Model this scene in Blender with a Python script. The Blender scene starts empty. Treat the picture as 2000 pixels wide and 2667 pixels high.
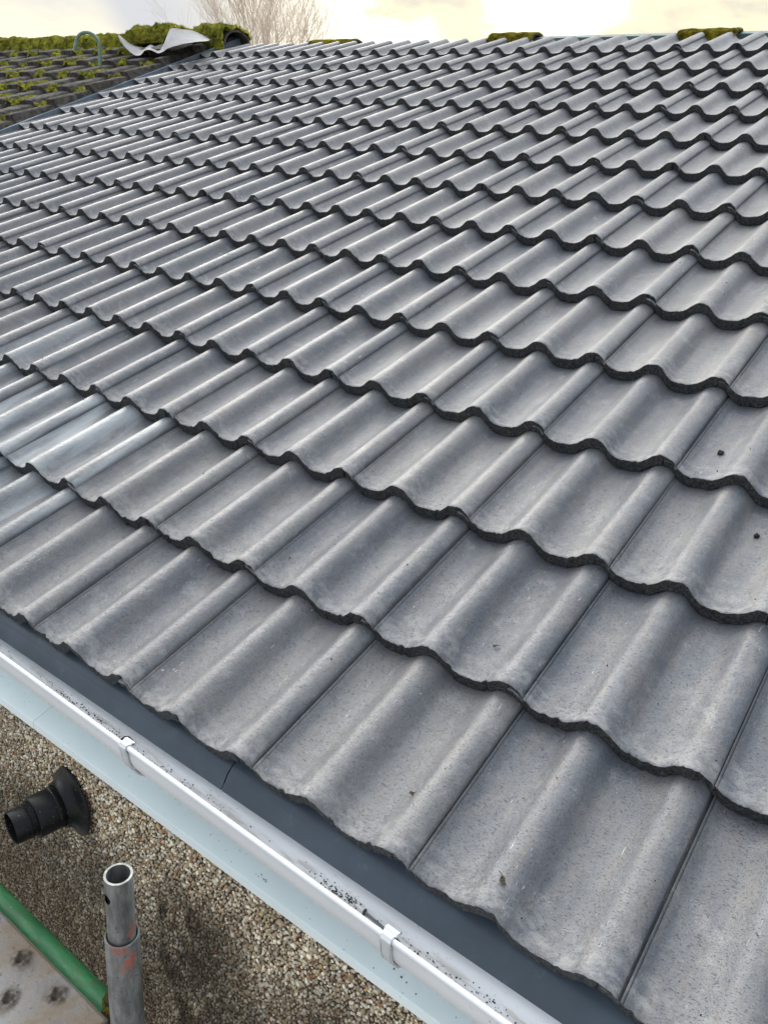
import bpy, math, random
import numpy as np
from mathutils import Matrix, Vector, noise, Euler

sc = bpy.context.scene
COL = sc.collection
R = math.radians
random.seed(4)

# ------------------------------------------------------------------ camera
RIGHT = Vector((0.80053630, 0.59371775, 0.08149144))
DOWN = Vector((0.29173778, -0.26730881, -0.91838721))
FWD = Vector((-0.52347941, 0.75897643, -0.38720030))
CAM = Vector((0.09978863, -0.71048222, 0.86002100))
cd = bpy.data.cameras.new('camera')
cd.sensor_fit = 'VERTICAL'; cd.sensor_height = 24.0; cd.lens = 2063.31 / 2667 * 24.0
cd.clip_start = 0.02; cd.clip_end = 3000
cam = bpy.data.objects.new('camera', cd); COL.objects.link(cam)
cam.matrix_world = Matrix(((RIGHT.x, -DOWN.x, -FWD.x, CAM.x), (RIGHT.y, -DOWN.y, -FWD.y, CAM.y),
                           (RIGHT.z, -DOWN.z, -FWD.z, CAM.z), (0, 0, 0, 1)))
sc.camera = cam

# ------------------------------------------------------------------ light
SUN = Vector((-0.74, 0.50, 0.46)).normalized()      # behind the ridge, veiled by cloud
EL = math.asin(SUN.z); AZ = math.atan2(SUN.x, SUN.y)
sd = bpy.data.lights.new('sun', 'SUN'); sd.energy = 1.5; sd.angle = R(38); sd.color = (1.0, 0.95, 0.87)
so = bpy.data.objects.new('sun', sd); COL.objects.link(so)
so.rotation_euler = SUN.to_track_quat('Z', 'Y').to_euler()


class NT:
    """tiny node helper"""
    def __init__(s, tree): s.t = tree; tree.nodes.clear()
    def n(s, typ, ins=None, **kw):
        nd = s.t.nodes.new(typ)
        for k, v in kw.items(): setattr(nd, k, v)
        for k, v in (ins or {}).items():
            sk = nd.inputs[k]
            if hasattr(v, 'bl_rna') and isinstance(v, bpy.types.NodeSocket): s.t.links.new(v, sk)
            else: sk.default_value = v
        return nd
    def math(s, op, a, b=0.0, c=None, clamp=False):
        nd = s.t.nodes.new('ShaderNodeMath'); nd.operation = op; nd.use_clamp = clamp
        for i, v in enumerate((a, b) if c is None else (a, b, c)):
            if isinstance(v, bpy.types.NodeSocket): s.t.links.new(v, nd.inputs[i])
            else: nd.inputs[i].default_value = v
        return nd.outputs[0]
    def vmath(s, op, a, b=(0, 0, 0)):
        nd = s.t.nodes.new('ShaderNodeVectorMath'); nd.operation = op
        for i, v in enumerate((a, b)):
            if isinstance(v, bpy.types.NodeSocket): s.t.links.new(v, nd.inputs[i])
            else: nd.inputs[i].default_value = v
        return nd.outputs['Value'] if op in ('DOT_PRODUCT', 'LENGTH') else nd.outputs[0]
    def ramp(s, fac, lo, hi, a=0.0, b=1.0, smooth=True):
        nd = s.t.nodes.new('ShaderNodeMapRange'); nd.interpolation_type = 'SMOOTHSTEP' if smooth else 'LINEAR'
        s.t.links.new(fac, nd.inputs[0])
        for i, v in zip((1, 2, 3, 4), (lo, hi, a, b)): nd.inputs[i].default_value = v
        return nd.outputs[0]
    def mix(s, fac, a, b, mode='MIX'):
        nd = s.t.nodes.new('ShaderNodeMix'); nd.data_type = 'RGBA'; nd.blend_type = mode
        for i, v in ((0, fac), (6, a), (7, b)):
            if isinstance(v, bpy.types.NodeSocket): s.t.links.new(v, nd.inputs[i])
            else: nd.inputs[i].default_value = (v if i == 0 else (*v, 1) if len(v) == 3 else v)
        return nd.outputs[2]
    def noise(s, vec, scale, detail=3, rough=0.55, scale3=None):
        if scale3: vec = s.vmath('MULTIPLY', vec, scale3)
        nd = s.t.nodes.new('ShaderNodeTexNoise'); nd.inputs['Scale'].default_value = scale
        nd.inputs['Detail'].default_value = detail; nd.inputs['Roughness'].default_value = rough
        s.t.links.new(vec, nd.inputs['Vector']); return nd.outputs[0]


w = bpy.data.worlds.new('World'); sc.world = w; w.use_nodes = True
N = NT(w.node_tree)
tc = N.n('ShaderNodeTexCoord').outputs['Generated']
sky = N.n('ShaderNodeTexSky', sky_type='NISHITA', sun_disc=False, sun_elevation=EL, sun_rotation=AZ,
          air_density=1.0, dust_density=2.0, ozone_density=1.5)
skyc = N.vmath('MULTIPLY', sky.outputs[0], (0.10, 0.10, 0.10))
dots = N.vmath('DOT_PRODUCT', tc, tuple(Vector((-.43, .86, .26)).normalized()))
flat = N.vmath('MULTIPLY', tc, (1, 1, 2.6))
n1 = N.noise(flat, 2.3, 6, 0.55)
n2 = N.noise(N.vmath('ADD', flat, (5.2, 1.3, 0.7)), 7.0, 5, 0.5)
glow = N.ramp(dots, 0.90, 0.985)
left = N.ramp(N.vmath('DOT_PRODUCT', tc, tuple(Vector((-0.835, 0.54, 0.09)).normalized())), 0.9960, 0.9996)
cl = N.mix(N.ramp(n1, 0.35, 0.68), (0.46, 0.53, 0.64), (0.64, 0.72, 0.82))
cl = N.mix(N.ramp(N.vmath('DOT_PRODUCT', tc, tuple(Vector((-.62, .60, .50)).normalized())), 0.10, 0.95), cl, (2.25, 2.25, 2.25), 'MIX')
lowsky = N.ramp(N.n('ShaderNodeSeparateXYZ', {'Vector': tc}).outputs['Z'], 0.16, 0.30, 1, 0)
band = N.mix(N.ramp(n1, 0.36, 0.62), (0.35, 0.37, 0.41), (0.56, 0.53, 0.46))
cl = N.mix(lowsky, cl, band)
warm = N.mix(N.ramp(n2, 0.30, 0.42), (0.49, 0.455, 0.38), (0.66, 0.61, 0.43))
warm = N.mix(N.ramp(n2, 0.42, 0.56), warm, (1.15, 1.08, 0.86))
cl = N.mix(glow, cl, warm)
cl = N.mix(N.math('MULTIPLY', left, N.ramp(n1, 0.2, 0.5)), cl, (0.80, 0.72, 0.48))
mixed = N.mix(0.96, skyc, cl)
bg = N.n('ShaderNodeBackground', {'Color': mixed, 'Strength': 1.0})
wo = N.n('ShaderNodeOutputWorld', {'Surface': bg.outputs[0]})
sc.view_settings.view_transform = 'Standard'; sc.view_settings.look = 'None'
sc.view_settings.exposure = 0.75; sc.view_settings.gamma = 1.0

# ------------------------------------------------------------------ frames and helpers
PITCH = R(22.3)
G = 0.32449          # course spacing up the slope
W = 0.30             # cover width of a tile
A = 0.036            # height of the rolls
T = 0.030            # visible thickness of the front edge
M = Matrix.Rotation(PITCH, 4, 'X')     # roof frame (x along the eave, y up the slope, z normal) -> world


def rw(x, y, z): return M @ Vector((x, y, z))


def project(p):
    q = Vector(p) - CAM; d = q.dot(FWD)
    return 1000 + 2063.31 * q.dot(RIGHT) / d, 1333.5 + 2063.31 * q.dot(DOWN) / d, d


def tag(o, label=None, cat=None, group=None, kind=None):
    if label: o['label'] = label
    if cat: o['category'] = cat
    if group: o['group'] = group
    if kind: o['kind'] = kind
    elif cat: o['kind'] = 'thing'
    return o


def mesh(name, verts, faces, mats, smooth=True, mi=None):
    me = bpy.data.meshes.new(name); me.from_pydata([tuple(v) for v in verts], [], faces)
    for m in (mats if isinstance(mats, (list, tuple)) else [mats]): me.materials.append(m)
    me.polygons.foreach_set('use_smooth', [smooth] * len(me.polygons))
    if mi is not None: me.polygons.foreach_set('material_index', mi)
    me.update(); return me


def obj(name, me, parent=None, loc=(0, 0, 0), rot=(0, 0, 0)):
    o = bpy.data.objects.new(name, me); COL.objects.link(o)
    o.location = loc; o.rotation_euler = rot
    if parent: o.parent = parent
    return o


def empty(name, loc=(0, 0, 0), rot=(0, 0, 0)):
    o = bpy.data.objects.new(name, None); COL.objects.link(o); o.location = loc; o.rotation_euler = rot
    o.empty_display_size = 0.1
    return o


def sharp(me, deg=35):
    me.polygons.foreach_set('use_smooth', [True] * len(me.polygons))
    try: me.set_sharp_from_angle(angle=R(deg))
    except Exception: pass
    return me


class MB:
    def __init__(s): s.v = []; s.f = []
    def add(s, v, f):
        b = len(s.v); s.v += [tuple(p) for p in v]; s.f += [tuple(i + b for i in q) for q in f]
    def box(s, x0, x1, y0, y1, z0, z1, bev=0):
        v = [(x, y, z) for x in (x0, x1) for y in (y0, y1) for z in (z0, z1)]
        s.add(v, [(0, 1, 3, 2), (4, 6, 7, 5), (0, 4, 5, 1), (2, 3, 7, 6), (0, 2, 6, 4), (1, 5, 7, 3)])
    def tube(s, pts, rad, n=16, caps=True, inner=None):
        pts = [Vector(p) for p in pts]; rs = rad if isinstance(rad, (list, tuple)) else [rad] * len(pts)
        up = None; rings = []
        for i, p in enumerate(pts):
            d = (pts[min(i + 1, len(pts) - 1)] - pts[max(i - 1, 0)]).normalized()
            if up is None:
                up = Vector((0, 0, 1)) if abs(d.z) < .9 else Vector((1, 0, 0))
            a = d.cross(up).normalized(); b = a.cross(d).normalized(); up = b
            rings.append([p + rs[i] * (a * math.cos(2 * math.pi * k / n) + b * math.sin(2 * math.pi * k / n)) for k in range(n)])
        b0 = len(s.v); s.v += [tuple(q) for r_ in rings for q in r_]
        for i in range(len(rings) - 1):
            for k in range(n):
                a_ = b0 + i * n + k; c_ = b0 + i * n + (k + 1) % n
                s.f.append((a_, c_, c_ + n, a_ + n))
        if caps:
            s.f.append(tuple(b0 + k for k in range(n))[::-1]); e = b0 + (len(rings) - 1) * n
            s.f.append(tuple(e + k for k in range(n)))
    def lathe(s, prof, n=32, axis='Z', wob=None):
        b0 = len(s.v)
        for (r_, h) in prof:
            for k in range(n):
                a = 2 * math.pi * k / n; q = r_ * (wob(a, r_) if wob else 1)
                p = (q * math.cos(a), q * math.sin(a), h)
                if axis == 'Y': p = (p[0], -p[2], p[1])
                s.v.append(p)
        for i in range(len(prof) - 1):
            for k in range(n):
                a_ = b0 + i * n + k; c_ = b0 + i * n + (k + 1) % n
                s.f.append((a_, c_, c_ + n, a_ + n))
    def extrude(s, prof, x0, x1, nx=1, closed=True):
        """prof: (y,z) loop swept along x"""
        b0 = len(s.v); m = len(prof)
        for i in range(nx + 1):
            x = x0 + (x1 - x0) * i / nx
            s.v += [(x, y, z) for y, z in prof]
        for i in range(nx):
            for k in range(m if closed else m - 1):
                a_ = b0 + i * m + k; c_ = b0 + i * m + (k + 1) % m
                s.f.append((a_, a_ + m, c_ + m, c_))
        if closed:
            s.f.append(tuple(b0 + k for k in range(m))); e = b0 + nx * m
            s.f.append(tuple(e + k for k in range(m))[::-1])
    def me(s, name, mat, smooth=True, deg=35):
        m = mesh(name, s.v, s.f, mat, smooth)
        return sharp(m, deg) if smooth else m


def fbm(x, y, z=0.0, o=3):
    return noise.fractal(Vector((x, y, z)), 1.0, 2.0, o)


# ------------------------------------------------------------------ materials
def mat(name):
    m = bpy.data.materials.new(name); m.use_nodes = True
    N = NT(m.node_tree); return m, N


def finish(N, color, rough, normal=None, **kw):
    ins = {'Base Color': color, 'Roughness': rough}
    if isinstance(color, tuple) and len(color) == 3: ins['Base Color'] = (*color, 1)
    if normal is not None: ins['Normal'] = normal
    for k, v in kw.items(): ins[k.replace('_', ' ')] = v
    b = N.n('ShaderNodeBsdfPrincipled', ins)
    N.n('ShaderNodeOutputMaterial', {'Surface': b.outputs[0]}); return b


def bump(N, h, dist, strength=1.0, nrm=None):
    ins = {'Height': h, 'Distance': dist, 'Strength': strength}
    if nrm is not None: ins['Normal'] = nrm
    return N.n('ShaderNodeBump', ins).outputs[0]


def objco(N, k=41.0):
    t = N.n('ShaderNodeTexCoord').outputs['Object']
    r = N.n('ShaderNodeObjectInfo').outputs['Random']
    cx = N.n('ShaderNodeCombineXYZ', {'X': N.math('MULTIPLY', r, k), 'Y': N.math('MULTIPLY', r, k * .37), 'Z': N.math('MULTIPLY', r, k * .71)})
    return t, N.vmath('ADD', t, cx.outputs[0]), r


# painted concrete tile
TILE, N = mat('tile_paint')
raw, co, rnd = objco(N)
sep = N.n('ShaderNodeSeparateXYZ', {'Vector': raw})
fy = sep.outputs['Y']; fx = sep.outputs['X']
big = N.noise(co, 9, 3, .5)
streak = N.noise(co, 1, 3, .6, (55, 9, 30))
c = N.mix(N.ramp(big, .32, .68), (0.059, 0.069, 0.086), (0.088, 0.095, 0.106))
c = N.mix(N.math('MULTIPLY', N.ramp(streak, .42, .70), .58), c, (0.140, 0.124, 0.106))     # warm brown streaks up the slope
c = N.mix(N.ramp(rnd, 0.2, 1, 0, .55, False), c, (0.140, 0.136, 0.130))
c = N.mix(N.ramp(rnd, .30, 0, 0, .40, False), c, (0.055, 0.062, 0.075))
mid_ = N.noise(co, 34, 5, .65)
c = N.mix(N.ramp(mid_, .50, .72, 0, .40), c, (0.170, 0.172, 0.174))
c = N.mix(N.ramp(mid_, .48, .30, 0, .35), c, (0.055, 0.060, 0.070))
fine = N.noise(co, 420, 2, .7)
c = N.mix(N.ramp(fine, .3, .75, 0, .22), c, (0.26, 0.26, 0.265))
pit = N.noise(co, 1, 2, .5, (190, 520, 300))
pitm = N.ramp(pit, .625, .70)
c = N.mix(N.math('MULTIPLY', pitm, .38), c, (0.028, 0.03, 0.034))
grn = N.noise(co, 1, 3, .75, (150, 230, 190))
c = N.mix(N.ramp(grn, .54, .68, 0, .28), c, (0.034, 0.037, 0.043))
c = N.mix(N.ramp(grn, .44, .32, 0, .16), c, (0.20, 0.20, 0.195))
# pale worn dust along the front edge and stray scuffs
front = N.ramp(fy, 0.0, 0.085, 1, 0)
worn = N.noise(co, 1, 4, .65, (38, 60, 40))
wm = N.math('MULTIPLY', front, N.ramp(worn, .40, .66))
c = N.mix(N.math('MULTIPLY', wm, .46), c, (0.36, 0.355, 0.34))
sc1 = N.noise(co, 1, 3, .7, (240, 90, 200)); scm = N.noise(co, 11, 2, .5)
scf = N.math('MULTIPLY', N.ramp(sc1, .68, .74), N.ramp(scm, .57, .66))
c = N.mix(N.math('MULTIPLY', scf, .8), c, (0.62, 0.62, 0.60))
spk = N.noise(co, 260, 1, .5)
c = N.mix(N.ramp(spk, .80, .83, 0, .6), c, (0.45, 0.45, 0.43))
rub = N.math('MULTIPLY', N.ramp(N.noise(co, 1, 3, .75, (330, 34, 200)), .63, .70), N.ramp(N.noise(co, 1, 2, .5, (30, 7, 20)), .58, .66))
c = N.mix(N.math('MULTIPLY', rub, .75), c, (0.55, 0.55, 0.53))
chalk = N.math('MULTIPLY', N.ramp(N.noise(co, 16, 4, .6), .58, .70), N.ramp(fine, .35, .6))
c = N.mix(N.math('MULTIPLY', chalk, .30), c, (0.34, 0.345, 0.34))
# sky reflection on a few smooth tiles, painted in as pale streaks
bl = N.n('ShaderNodeAttribute', attribute_type='OBJECT', attribute_name='painted_sheen').outputs['Fac']
blm = N.math('MULTIPLY', bl, N.ramp(N.noise(co, 1, 3, .5, (26, 3, 20)), .36, .66))
c = N.mix(N.math('MULTIPLY', blm, .85), c, (0.32, 0.345, 0.355))
h = N.math('ADD', N.math('ADD', N.math('MULTIPLY', fine, .5), N.math('MULTIPLY', grn, -.6)), N.math('MULTIPLY', pitm, -1.0))
h2 = N.noise(co, 60, 3, .6)
nb = bump(N, h, .0009, .9)
nb = bump(N, h2, .0026, .6, nb)
rg = N.math('SUBTRACT', N.ramp(big, .3, .7, .45, .54), N.math('MULTIPLY', bl, .10))
finish(N, c, N.math('ADD', rg, N.math('MULTIPLY', wm, .15)), nb, Specular_IOR_Level=.56)

# bare dark concrete of the tile front edges
EDGE, N = mat('tile_raw_edge')
raw, co, rnd = objco(N)
e1 = N.noise(co, 190, 4, .7)
c = N.mix(N.ramp(e1, .35, .7), (0.024, 0.026, 0.028), (0.085, 0.088, 0.090))
c = N.mix(N.ramp(N.noise(co, 220, 3, .6), .62, .72, 0, .6), c, (0.22, 0.21, 0.185))
c = N.mix(N.ramp(N.noise(co, 40, 3, .6), .6, .72, 0, .5), c, (0.10, 0.095, 0.07))
finish(N, c, .92, bump(N, e1, .004, 1.0), Specular_IOR_Level=.25)


def plain(name, col, rough, scale=60, amt=.12, dark=None, bumpd=.0008, metal=0.0, spec=.5, **kw):
    m, N = mat(name)
    raw, co, rnd = objco(N)
    n_ = N.noise(co, scale, 4, .6)
    d = dark or tuple(x * .6 for x in col)
    c = N.mix(N.ramp(n_, .3, .7, 0, 1), tuple(x * (1 - amt) for x in col), col)
    c = N.mix(N.ramp(N.noise(co, scale * 4, 3, .6), .60, .74, 0, .55), c, d)
    finish(N, c, rough, bump(N, n_, bumpd, .6), Metallic=metal, Specular_IOR_Level=spec, **kw)
    return m


# white plastic with grime flecks
def plastic(name, col, grime=.5, rough=.34, silt=False):
    m, N = mat(name)
    raw, co, rnd = objco(N)
    g = N.noise(co, 1, 5, .72, (150, 190, 190)); gm = N.noise(co, 1, 3, .5, (9, 26, 26))
    f = N.math('MULTIPLY', N.ramp(g, .60, .69), N.ramp(gm, .48, .64))
    c = N.mix(N.ramp(N.noise(co, 5, 3, .5), .3, .7), tuple(x * .93 for x in col), col)
    if silt:      # dried silt along the sole
        yy = N.n('ShaderNodeSeparateXYZ', {'Vector': raw}).outputs['Y']
        sl = N.math('MULTIPLY', N.ramp(N.math('ABSOLUTE', N.math('ADD', yy, .012)), .003, .012, 1, 0), N.ramp(N.noise(co, 1, 4, .65, (16, 90, 60)), .44, .62))
        c = N.mix(N.math('MULTIPLY', sl, .6), c, (0.36, 0.33, 0.28))
    c = N.mix(N.math('MULTIPLY', f, grime), c, (0.05, 0.045, 0.04))
    c = N.mix(N.ramp(N.noise(co, 1, 2, .5, (300, 300, 300)), .75, .79, 0, grime), c, (0.03, 0.03, 0.03))
    finish(N, c, N.math('ADD', rough, N.math('MULTIPLY', f, .4)), bump(N, N.noise(co, 7, 2, .5), .0015, .25))
    return m


GUT = plastic('gutter_plastic', (0.70, 0.72, 0.74), .7, .6, True)
BOARD = plastic('board_plastic', (0.76, 0.845, 0.845), .5, .42)
CLIP = plastic('bracket_plastic', (0.56, 0.58, 0.59), .6, .6)
TRAY = plain('tray_plastic', (0.050, 0.072, 0.095), .50, 9, .30, (0.085, 0.10, 0.115), .0012)
GRP = plain('glass_fibre', (0.15, 0.19, 0.225), .6, 18, .3, (0.05, 0.06, 0.07), .002)
BLACKP, N = mat('black_plastic')
raw, co, rnd = objco(N)
c = N.mix(N.ramp(N.noise(co, 330, 2, .6), .70, .74), (0.006, 0.0065, 0.007), (0.35, 0.35, 0.33))
c = N.mix(N.ramp(N.noise(co, 30, 4, .6), .55, .75, 0, .3), c, (0.05, 0.048, 0.045))
finish(N, c, .30, bump(N, N.noise(co, 90, 3, .6), .0004, .5), Specular_IOR_Level=.22)
LEAD = plain('sheet_lead', (0.150, 0.160, 0.175), .7, 25, .25, (0.10, 0.105, 0.11), .003, spec=.2)
HOSE = plain('verdigris_pipe', (0.17, 0.27, 0.215), .5, 60, .35, (0.10, 0.11, 0.09), .001)
DARKWOOD = plain('underlay', (0.02, 0.02, 0.022), .9, 30)
TEAL = plain('membrane', (0.16, 0.22, 0.21), .7, 20)
MORTAR = plain('mortar', (0.085, 0.068, 0.048), .95, 160, .4, (0.03, 0.026, 0.02), .003)
CONC = plain('house_render', (0.25, 0.22, 0.18), .95, 40, .3, None, .004)
PALE_GROUND = plain('bounce_ground', (0.36, 0.34, 0.31), .9, 3, .2, (0.20, 0.19, 0.17), .01)  # unseen ground, made pale to throw light up at gutter and wall
BARK = plain('glow_paled_bark', (0.62, 0.52, 0.42), .9, 30, .3)  # bark colour lightened to carry the glow of the bright sky behind
SOIL = plain('crumb_soil', (0.020, 0.016, 0.013), .95, 300, .5, (0.05, 0.04, 0.03), .002)
LEAFM = plain('dry_leaf', (0.06, 0.042, 0.024), .8, 200, .4)
STEELN = plain('bright_steel', (0.13, 0.135, 0.14), .35, 300, .3, (0.06, .06, .06), .0003, metal=.8)

# galvanised scaffold tube with rubbed red paint
GALV, N = mat('galvanised_tube')
raw, co, rnd = objco(N)
n_ = N.noise(co, 1, 5, .65, (60, 60, 16))
c = N.mix(N.ramp(n_, .32, .68), (0.10, 0.105, 0.10), (0.25, 0.26, 0.255))
c = N.mix(N.ramp(N.noise(co, 150, 3, .6), .58, .7, 0, .6), c, (0.06, 0.06, 0.055))
rp = N.n('ShaderNodeAttribute', attribute_type='OBJECT', attribute_name='redtop').outputs['Fac']
zz = N.n('ShaderNodeSeparateXYZ', {'Vector': raw}).outputs['Z']
rm = N.math('MULTIPLY', N.ramp(N.noise(co, 34, 4, .6), .55, .61), N.ramp(N.math('ABSOLUTE', N.math('SUBTRACT', zz, rp)), .0, .05, 1, 0))
c = N.mix(N.math('MULTIPLY', rm, .9), c, (0.42, 0.12, 0.085))
finish(N, c, .48, bump(N, n_, .001, .6), Metallic=.45)

# green painted ledger tube
GREEN, N = mat('green_paint')
raw, co, rnd = objco(N)
n_ = N.noise(co, 1, 5, .65, (14, 60, 60))
c = N.mix(N.ramp(n_, .3, .7), (0.028, 0.15, 0.060), (0.060, 0.27, 0.10))
c = N.mix(N.ramp(N.noise(co, 40, 5, .75), .54, .64, 0, .7), c, (0.12, 0.10, 0.06))
c = N.mix(N.ramp(N.noise(co, 160, 2, .7), .70, .75), c, (0.30, 0.28, 0.24))
finish(N, c, .55, bump(N, n_, .001, .6))

# dirty steel board
STEEL, N = mat('dirty_steel')
raw, co, rnd = objco(N)
n_ = N.noise(co, 14, 5, .62)
c = N.mix(N.ramp(n_, .3, .7), (0.17, 0.155, 0.135), (0.31, 0.305, 0.295))
mm = N.ramp(N.noise(co, 7, 5, .7), .44, .62)
c = N.mix(N.math('MULTIPLY', mm, .9), c, (0.20, 0.155, 0.105))
cx_ = N.n('ShaderNodeSeparateXYZ', {'Vector': raw})
def near_stud(off, y0):
    fx_ = N.math('SUBTRACT', N.math('FRACT', N.math('DIVIDE', N.math('ADD', cx_.outputs['X'], .870 - off + 11.5 + .0575), .115)), .5)
    dx2 = N.math('POWER', N.math('ABSOLUTE', N.math('MULTIPLY', fx_, .115)), 2.0)
    dy2 = N.math('POWER', N.math('ABSOLUTE', N.math('SUBTRACT', cx_.outputs['Y'], y0)), 2.0)
    return N.math('SQRT', N.math('ADD', dx2, dy2))
dst = N.math('MINIMUM', N.math('MINIMUM', near_stud(0, -.207), near_stud(.056, -.264)), N.math('MINIMUM', near_stud(0, -.321), near_stud(.056, -.375)))
dirt = N.math('MULTIPLY', N.ramp(N.math('ADD', dst, N.math('MULTIPLY', N.math('SUBTRACT', n_, .5), .03)), .012, .030, 1, 0), N.ramp(N.noise(co, 60, 4, .7), .35, .6, .35, 1))
c = N.mix(N.math('MULTIPLY', dirt, .92), c, (0.085, 0.062, 0.042))
c = N.mix(N.ramp(dst, .0085, .0125, 0, 1), N.mix(.8, c, (0.05, 0.04, 0.03)), c)
c = N.mix(N.ramp(N.noise(co, 90, 4, .7), .60, .68, 0, .8), c, (0.07, 0.055, 0.035))
c = N.mix(N.ramp(N.noise(co, 200, 3, .7), .69, .74, 0, .7), c, (0.5, 0.5, 0.48))
finish(N, c, .58, bump(N, N.noise(co, 110, 4, .7), .0015, .8), Metallic=.25)

# old concrete tiles, lichen-grey and nearly black
OLD, N = mat('old_tile')
raw, co, rnd = objco(N)
n_ = N.noise(co, 18, 5, .65)
c = N.mix(N.ramp(n_, .3, .72), (0.028, 0.025, 0.022), (0.115, 0.104, 0.092))
c = N.mix(N.ramp(N.noise(co, 34, 4, .7), .62, .72, 0, .7), c, (0.18, 0.175, 0.17))
c = N.mix(N.ramp(N.noise(co, 10, 4, .7), .56, .66, 0, .6), c, (0.055, 0.060, 0.018))
finish(N, c, .95, bump(N, N.noise(co, 70, 5, .7), .012, 1.0), Specular_IOR_Level=.2)

MOSS, N = mat('moss')
raw, co, rnd = objco(N)
att = N.n('ShaderNodeAttribute', attribute_name='tint').outputs['Color']
n_ = N.noise(co, 16, 4, .6)
c = N.mix(N.ramp(n_, .32, .68), (0.13, 0.14, 0.018), (0.52, 0.50, 0.06))
c = N.mix(N.ramp(N.noise(co, 22, 4, .65), .52, .64, 0, .8), c, (0.12, 0.095, 0.035))
c = N.mix(1.0, c, att, 'MULTIPLY')
b = finish(N, c, .9, bump(N, N.noise(co, 160, 4, .7), .008, 1.0), Specular_IOR_Level=.15)
b.inputs['Subsurface Weight'].default_value = .0

PEB, N = mat('pebbles')
att = N.n('ShaderNodeAttribute', attribute_name='tint').outputs['Color']
raw = N.n('ShaderNodeTexCoord').outputs['Object']
c = N.mix(N.ramp(N.noise(raw, 300, 3, .6), .35, .7, 0, .3), att, (0.10, 0.085, 0.06))
# damp algae stains running down from under the board
st = N.noise(raw, 1, 5, .6, (5.2, 1, 1.7)); st2 = N.noise(raw, 1, 5, .65, (19, 1, 9))
sx = N.n('ShaderNodeSeparateXYZ', {'Vector': raw})
X, Z = sx.outputs['X'], sx.outputs['Z']
lowd = N.ramp(N.math('ADD', Z, N.math('MULTIPLY', N.math('SUBTRACT', st, .5), .9)), -.56, -.26, 1, 0)
strk = N.ramp(N.math('ABSOLUTE', N.math('ADD', N.math('ADD', X, .70), N.math('MULTIPLY', N.math('SUBTRACT', st2, .5), .5))), .03, .20, 1, 0)
strk = N.math('MULTIPLY', strk, N.ramp(Z, -.42, -.29, 1, 0))
stain = N.math('MAXIMUM', N.math('MULTIPLY', lowd, .80), N.math('MULTIPLY', strk, 1.0))
stain = N.math('MULTIPLY', stain, N.ramp(st2, .22, .62, .55, 1.0))
PEBSTAIN = stain
c = N.mix(stain, c, N.mix(1.0, c, (0.085, 0.065, 0.04), 'MULTIPLY'))
finish(N, c, .62, None, Specular_IOR_Level=.45)

# ------------------------------------------------------------------ ground, house shell
g = MB(); g.add([(-400, -400, -2.9), (400, -400, -2.9), (400, 400, -2.9), (-400, 400, -2.9)], [(0, 1, 2, 3)])
tag(obj('ground', g.me('ground', PALE_GROUND)), 'unseen ground round the house, made pale to bounce light upward', kind='structure')

RV = 14.0 * G                       # ridge line in the roof frame
ridge = rw(0, RV + 0.03, 0)         # world


def slab(name, x0, x1, mat_, z=-0.108, th=.02, y0=0.05, y1=None):
    b = MB(); y1 = y1 or RV + .03
    b.box(x0, x1, y0, y1, z - th, z); return b.me(name, mat_, False)


# the wall with pebbledash, its fascia and the tiles' underlay
house = empty('house', (0, 0, 0))
tag(house, 'house whose pebbledashed wall stands below the white eaves, stained brown lower down', 'house')
WY = -0.015
b = MB(); b.box(-12.5, 4.0, WY, 0.25, -2.9, -0.215)
obj('wall', b.me('wall', MORTAR, False), house)
b = MB(); b.box(-12.5, 4.0, .030, .048, -0.205, -.075)
obj('fascia', b.me('fascia', BOARD, False), house)
b = MB(); b.box(-12.5, 4.0, 8.15, 8.4, -2.9, -0.10); obj('wall', b.me('wall', CONC, False), house)
for x in (-12.5, 3.9):
    b = MB(); y1, z1 = ridge.y, ridge.z - .2
    v = [(x, .25, -2.9), (x, 8.15, -2.9), (x, 8.15, -.12), (x, y1, z1), (x, .25, -.12)]
    v += [(x + .1, *p[1:]) for p in v]
    b.add(v, [(0, 1, 2, 3, 4), (9, 8, 7, 6, 5)] + [(i, (i + 1) % 5, (i + 1) % 5 + 5, i + 5) for i in range(5)])
    obj('gable_wall', b.me('gable_wall', CONC, False), house)
obj('underlay', slab('underlay', -12.5, 3.9, DARKWOOD, y0=.06), house, rot=(PITCH, 0, 0))
b = MB(); y1, z1 = ridge.y, ridge.z - .10
b.add([(-12.5, y1, z1), (3.9, y1, z1), (3.9, 2 * y1, -.02), (-12.5, 2 * y1, -.02), (-12.5, y1, z1 - .03), (3.9, y1, z1 - .03), (3.9, 2 * y1, -.05), (-12.5, 2 * y1, -.05)],
      [(0, 1, 2, 3), (7, 6, 5, 4), (0, 3, 7, 4), (1, 5, 6, 2), (2, 6, 7, 3), (0, 4, 5, 1)])
obj('rear_roof_slope', b.me('rear_roof_slope', OLD, False), house)
# ridge batten wrapped in pale green membrane, seen past the top course
b = MB(); b.box(-2.62, 3.9, RV + .12, RV + .17, -.09, -.046)
obj('ridge_membrane', b.me('ridge_membrane', TEAL, False), house, rot=(PITCH, 0, 0))

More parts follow.
